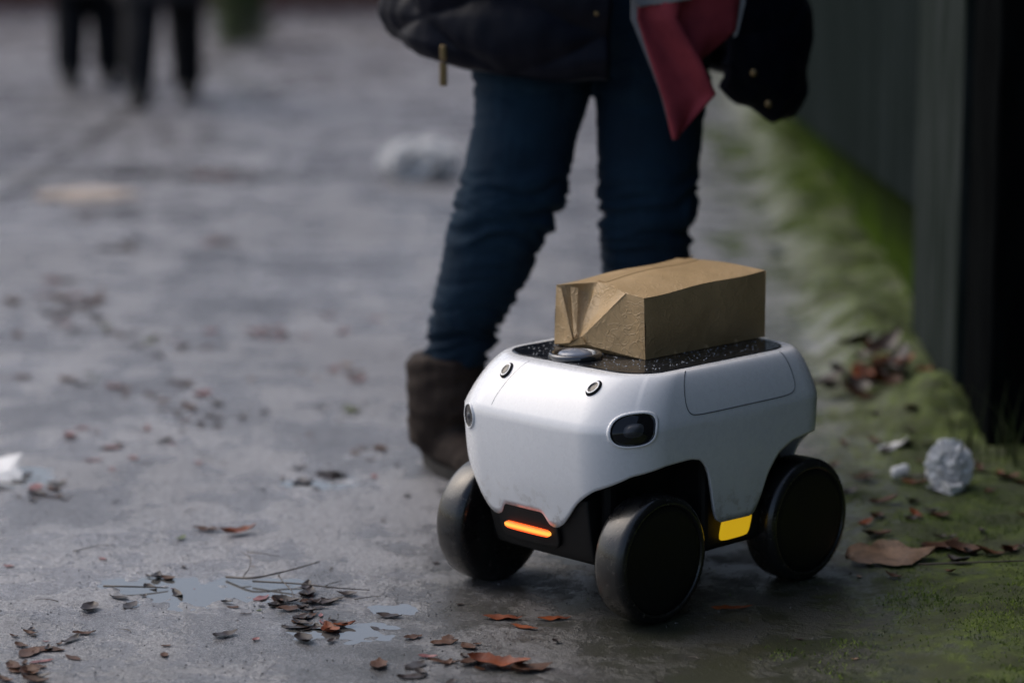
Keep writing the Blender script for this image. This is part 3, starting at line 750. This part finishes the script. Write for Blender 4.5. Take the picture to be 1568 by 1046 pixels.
newobj('foliage',V,F,[M_leafg],smooth=False,parent=shb,world=True)

# ------------------------------------------------------------------ leaves and litter
LM=[simple('leaf_brown',(.09,.038,.018),(.05,.022,.012),30,.55,bump=.4,bscale=200,spec=.3),
    simple('leaf_rust',(.22,.055,.015),(.12,.03,.012),30,.5,bump=.4,bscale=200,spec=.3),
    simple('leaf_pink',(.24,.09,.09),(.15,.05,.05),30,.5),
    simple('leaf_green',(.07,.11,.02),(.12,.13,.03),30,.5),
    simple('leaf_dark',(.020,.014,.012),(.035,.022,.018),30,.4,spec=.35),
    simple('leaf_tan',(.27,.165,.10),(.14,.085,.05),40,.6,bump=.6,bscale=150)]
LV=[];LF=[];LI=[]
def leaf(x,y,l,ang,mi,wr=.42,curl=.2,lift=.002,tilt=(0,0)):
    n=8 if l<.1 else 18; base=len(LV); z0=gh(x,y)+lift
    sd=random.random()*10; rg=.22 if l<.1 else .45
    for i in range(n+1):
        u=i/n; wd=l*wr*.5*(math.sin(math.pi*u**.8))**.8*(1+rg*noise.noise(Vector((u*9,sd,0))))+.0005
        for k in (-1,-.5,0,.5,1):
            px=(u-.5)*l; py=k*wd*(1+.12*noise.noise(Vector((u*14,k*3,sd))))
            pz=curl*l*(2*(u-.5))**2*.5+abs(k)*wd*curl*1.2+.06*l*noise.noise(Vector((u*4,k*2,sd)))+px*tilt[0]+py*tilt[1]
            X_=x+px*math.cos(ang)-py*math.sin(ang); Y_=y+px*math.sin(ang)+py*math.cos(ang)
            LV.append((X_,Y_,z0+max(0,pz)))
    for i in range(n):
        for k in range(4):
            b=base+i*5+k; LF.append((b,b+1,b+6,b+5)); LI.append(mi)
leaf(-.50,4.63,.07,.5,1,.45,.35,.004); leaf(-.56,4.66,.055,-.1,0,.4,.2); leaf(-.60,4.60,.03,1.2,3)
leaf(-.363,4.138,.05,.2,0,.5,.15); leaf(-.291,4.028,.055,1.9,1,.5,.4); leaf(-.27,4.05,.04,.4,1,.4,.3); leaf(-.34,4.06,.04,2.4,4)
leaf(-.015,4.085,.065,-.1,1,.35,.12); leaf(.068,4.078,.055,.1,1,.3,.12); leaf(.02,4.03,.05,-.5,1,.25,.1)
leaf(-.02,3.83,.10,-.25,1,.45,.25,.004); leaf(.03,3.81,.07,.4,0,.5,.2); leaf(-.06,3.85,.06,.9,0,.4,.2)
leaf(.361,4.146,.07,.15,1,.25,.1); leaf(.07,3.95,.015,.3,4,.8,.5)
leaf(.66,4.42,.16,.1,5,.62,.12,.006,(.06,.20)); leaf(.76,4.50,.09,.6,0,.5,.3); leaf(.80,4.47,.08,-.5,0,.6,.4)
leaf(.98,4.30,.09,-.6,0,.5,.3)
for _ in range(26):
    leaf(random.gauss(.80,.06),random.gauss(5.85,.10),random.uniform(.05,.10),random.uniform(0,6.28),random.choice((1,1,0,4,4)),.5,.5,random.uniform(0,.05),(random.uniform(-.7,.7),random.uniform(-.7,.7)))
for _ in range(55):
    leaf(random.uniform(.62,1.02),random.uniform(4.3,5.6),random.uniform(.02,.06),random.uniform(0,6.28),random.choice((0,4,4,4,0,1)),.5,.4,.003,(random.uniform(-.3,.3),0))
clusters=[(-.64,6.73,2,14,.10),(-.866,6.5,4,12,.10),(-.432,6.2,5,5,.08),(-.41,6.15,2,6,.06),(-.826,5.96,0,12,.10),(-.638,5.63,4,18,.12),(-.335,5.36,0,8,.1),(-.876,5.4,2,14,.12),(-1.157,10.26,1,26,.09),(-.367,5.04,4,16,.08),(-.95,4.95,4,18,.09),(-1.2,6.9,4,22,.16),(-1.25,7.3,0,16,.12),(-1.0,6.1,3,6,.12),(-.95,6.7,3,8,.1),(-.35,5.75,3,3,.04),(-1.45,9.1,4,16,.12),(-1.25,8.3,4,12,.07),(-.95,8.4,4,12,.05),(-1.35,7.6,4,12,.05),(-.3,4.08,4,26,.09),(-.37,4.2,4,22,.06),(-.75,3.85,0,30,.10),(-.62,4.28,4,16,.07),(-.1,6.1,2,5,.12),(-.2,6.9,2,8,.14),(-.1,3.9,0,16,.09),(-1.45,12,4,16,.15),(-1.3,10.3,4,10,.25)]
for x,y,mi,n,r in clusters:
    sz=1 if y<7 else 1.5
    for _ in range(n):
        leaf(random.gauss(x,r*.62),random.gauss(y,r*.75),random.uniform(.012,.055)*sz,random.uniform(0,6.28),mi if random.random()<.6 else random.choice((0,4,4,2)),random.uniform(.25,.6),random.uniform(.05,.35),.001)
for _ in range(260):
    y=3.6+random.random()**1.5*14; x=random.uniform(-3,1.0)*(.35+.065*y)
    leaf(x,y,random.uniform(.006,.024),random.uniform(0,6.28),random.choice((0,4,4,4,3,2,5)),.5,.2,.0008)
newobj('fallen_leaves',LV,LF,LM,parent=None,mi=LI)
V=[];F=[]
for _ in range(5500):
    y=random.uniform(3.6,6); x=random.uniform(-1.1,1.0); r=random.choice((.0008,.001,.0015,.0022)); z=gh(x,y)
    if z<.0006: continue
    b=len(V)
    for dx,dy,dz_ in ((1,0,0),(-.4,.8,0),(-.5,-.8,0),(0,0,1.1)): V.append((x+dx*r*random.uniform(.7,1.3),y+dy*r,z+dz_*r-.0002))
    F+= [(b,b+1,b+3),(b+1,b+2,b+3),(b+2,b,b+3)]
newobj('grit',V,F,[simple('grit_stone',(.20,.19,.18),(.03,.03,.03),90,.7)],smooth=False)
V=[];F=[]
def twig(pts,r):
    P_=smoothpath([(x,y,max(0,gh(x,y))+z) for x,y,z in pts],4)
    P_=[(x+random.gauss(0,.0008),y,z) for x,y,z in P_]
    tubevf(P_,[r*(1-.6*i/len(P_)) for i in range(len(P_))],6,V,F)
twig([(-.49,4.335,.004),(-.44,4.30,.012),(-.385,4.33,.016),(-.331,4.36,.022)],.0022)
twig([(-.44,4.30,.006),(-.36,4.27,.010),(-.30,4.25,.007),(-.24,4.245,.004)],.0018)
twig([(-.40,4.315,.012),(-.375,4.24,.012),(-.36,4.20,.004)],.0013)
twig([(-.46,4.31,.008),(-.45,4.37,.02),(-.47,4.40,.03)],.0012)
twig([(-.69,4.28,.003),(-.65,4.26,.008),(-.58,4.27,.003)],.0022)
twig([(-.47,4.50,.003),(-.44,4.47,.008),(-.41,4.465,.003)],.0012)
twig([(-.78,4.50,.003),(-.74,4.53,.006),(-.71,4.54,.003)],.001)
twig([(.70,4.36,.01),(.78,4.33,.02),(.9,4.31,.02),(.99,4.33,.02)],.002)
twig([(.77,5.0,.01),(.88,4.92,.03),(.97,4.95,.02)],.003)
for _ in range(40):
    x,y,a=random.uniform(-1,.9),random.uniform(3.7,6),random.uniform(0,3.14); l=random.uniform(.01,.05)
    twig([(x,y,.002),(x+l*.5*math.cos(a)+.003,y+l*.5*math.sin(a),.004),(x+l*math.cos(a),y+l*math.sin(a),.002)],.0009)
newobj('twigs',V,F,[simple('wet_twig',(.03,.02,.015),(.05,.035,.025),60,.45)])
M_pap=simple('litter_paper',(.82,.82,.82),(.66,.66,.66),25,.6,bump=.3,bscale=80)
M_tis=simple('wet_tissue',(.42,.42,.43),(.25,.25,.26),40,.4,bump=.4,bscale=90)
def crumple(name,c,size,mat,seed,nf=14,spread=.5,zs=1.):
    """a square sheet repeatedly folded across random planes"""
    rg=random.Random(seed); n=56; P=[]
    for j in range(n+1):
        for i in range(n+1):
            P.append(Vector(((i/n-.5)*1.,(j/n-.5)*1.,.03*noise.noise(Vector((i/n*4,j/n*4,seed))))))
    for f in range(nf):
        nrm=Vector((rg.gauss(0,1),rg.gauss(0,1),rg.gauss(0,.5))).normalized(); off=rg.uniform(.04,.32)*spread*2; k=rg.uniform(1.1,1.9)
        nrm2=Vector((rg.gauss(0,1),rg.gauss(0,1),rg.gauss(0,1))).normalized()
        for p in P:
            d=p.dot(nrm)-off
            if d>0: p-=nrm*(k*d); p+=nrm2*(.55*d)
    lo=Vector([min(p[i] for p in P) for i in range(3)]); hi=Vector([max(p[i] for p in P) for i in range(3)])
    z0=gh(c[0],c[1])-.003
    V=[]
    for p in P:
        q=[(p[i]-(lo[i]+hi[i])/2)/(hi[i]-lo[i]) for i in range(3)]
        V.append((c[0]+q[0]*size[0],c[1]+q[1]*size[1],z0+(q[2]+.5)*size[2]))
    F=[(j*(n+1)+i,j*(n+1)+i+1,(j+1)*(n+1)+i+1,(j+1)*(n+1)+i) for j in range(n) for i in range(n)]
    o=newobj(name,V,F,[mat],smooth=False); s=o.modifiers.new('s','SOLIDIFY'); s.thickness=.0006; return o
def wad(name,c,r,mat,seed):
    """crumpled ball: deep creased shell, ridges running mostly upright"""
    bm=bmesh.new(); bmesh.ops.create_icosphere(bm,subdivisions=6,radius=1)
    for v in bm.verts:
        p=v.co.copy(); n_=0; a=1
        q=Vector((p.x,p.y,p.z*.45))+.25*Vector((noise.noise(p*2.1),noise.noise(p*2.3+Vector((5,0,0))),noise.noise(p*2.7)))
        for o in range(4):
            n_+=a*(1-3.0*abs(noise.noise(q*(2.1*2**o)+Vector((seed,seed*2,0))))); a*=.5
        k=.60+.26*n_
        v.co=Vector((p.x*r[0]*k,p.y*r[1]*k,max(-1,p.z*1.25)*r[2]*(.55+.45*k)))
    me=bpy.data.meshes.new(name); bm.to_mesh(me); bm.free(); me.materials.append(mat)
    ob=bpy.data.objects.new(name,me); sc.collection.objects.link(ob); ob.location=c
    mz=min(v.co.z for v in me.vertices); ob.location.z=gh(c[0],c[1])-mz-.006
    return ob
wad('crumpled_paper',(.845,4.93,0),(.050,.045,.046),M_pap,3.1)
crumple('paper_scrap',(.835,4.885,0),(.075,.05,.030),M_pap,3,16,.35)
crumple('paper_scrap',(.79,5.30,0),(.075,.06,.022),M_pap,5,12,.5)
crumple('tissue_scrap',(-1.03,5.13,0),(.12,.13,.035),M_pap,8,14,.5)
crumple('tissue_scrap',(-.33,5.06,0),(.09,.06,.007),M_tis,1,12,.5)
crumple('tissue_scrap',(-.41,5.00,0),(.06,.05,.007),M_tis,6,12,.5)
wad('plastic_bag',(-.36,10.15,0),(.17,.13,.075),M_pap,9.7)
wad('paper_scrap',(-1.57,9.6,0),(.21,.20,.012),simple('pale_paper',(.5,.42,.36),None,20,.7),2.7)
crumple('paper_scrap',(.83,8.1,0),(.07,.06,.04),M_tis,4,12,.5)
V,F=[],[]
tubevf([(.745,5.0,.03),(.75,5.0,.03),(.775,5.015,.034),(.78,5.016,.034)],[.009,.0125,.0125,.010],16,V,F); newobj('paper_roll',V,F,[M_pap])

# ------------------------------------------------------------------ moss tufts
V=[];F=[]
cnt=0
for _ in range(260000):
    y=3.7+random.random()**1.6*8.5; x=random.uniform(medge(y)-.35,wx(y)+.05)
    if y<5.3: x=random.uniform(medge(y)-.3,1.25)
    e=x-medge(y)+.5*noise.noise(Vector((x*5,y*5,1)))+.22*noise.noise(Vector((x*20,y*20,4)))
    pr=sstep(-.05,.35,e)*sstep(-.35,.1,noise.noise(Vector((x*7,y*7,31)))+.3*noise.noise(Vector((x*40,y*40,3))))
    if random.random()>pr: continue
    k=1 if y<6 else 1+(y-6)*.4
    h=random.uniform(.002,.006)*k*(1+.8*max(0,noise.noise(Vector((x*12,y*12,8))))); wd=random.uniform(.0008,.0016)*k; a=random.uniform(0,6.28)
    z=gh(x,y)-.001; b=len(V); dx,dy=math.cos(a)*wd,math.sin(a)*wd; lx,ly=random.gauss(0,.5)*h,random.gauss(0,.5)*h
    V+=[(x-dx,y-dy,z),(x+dx,y+dy,z),(x+lx,y+ly,z+h)]; F.append((b,b+1,b+2)); cnt+=1
    if cnt>120000: break
t=NT('moss'); v=t.coord(); n1=t.noise(v,9,4); n2=t.noise(v,120,2); n3=t.noise(v,2.5,4)
c=t.mix(t.rng(n1,.35,.65),(.075,.13,.010),(.19,.27,.020)); c=t.mix(t.rng(n2,.4,.7,0,.6),c,(.035,.05,.010)); c=t.mix(t.rng(n3,.52,.64,0,.65),c,(.035,.04,.012))
t.set(Base_Color=c,Roughness=.8); newobj('moss',V,F,[t.m],smooth=False)
V=[];F=[]
for _ in range(26):
    x,y=random.uniform(.9,1.02),random.uniform(5.12,5.27); h=random.uniform(.05,.16); a=random.uniform(0,6.28); lx,ly=random.gauss(0,.25)*h,random.gauss(0,.25)*h
    z=gh(x,y); b=len(V)
    for i in range(4):
        f=i/3; wd=.002*(1-f)+.0002; V+=[(x+lx*f*f-wd,y+ly*f*f,z+h*f),(x+lx*f*f+wd,y+ly*f*f,z+h*f)]
    for i in range(3): F.append((b+2*i,b+2*i+1,b+2*i+3,b+2*i+2))
newobj('grass_tuft',V,F,[simple('grass_blade',(.05,.075,.015),(.09,.09,.03),20,.6)])
print('moss',cnt)
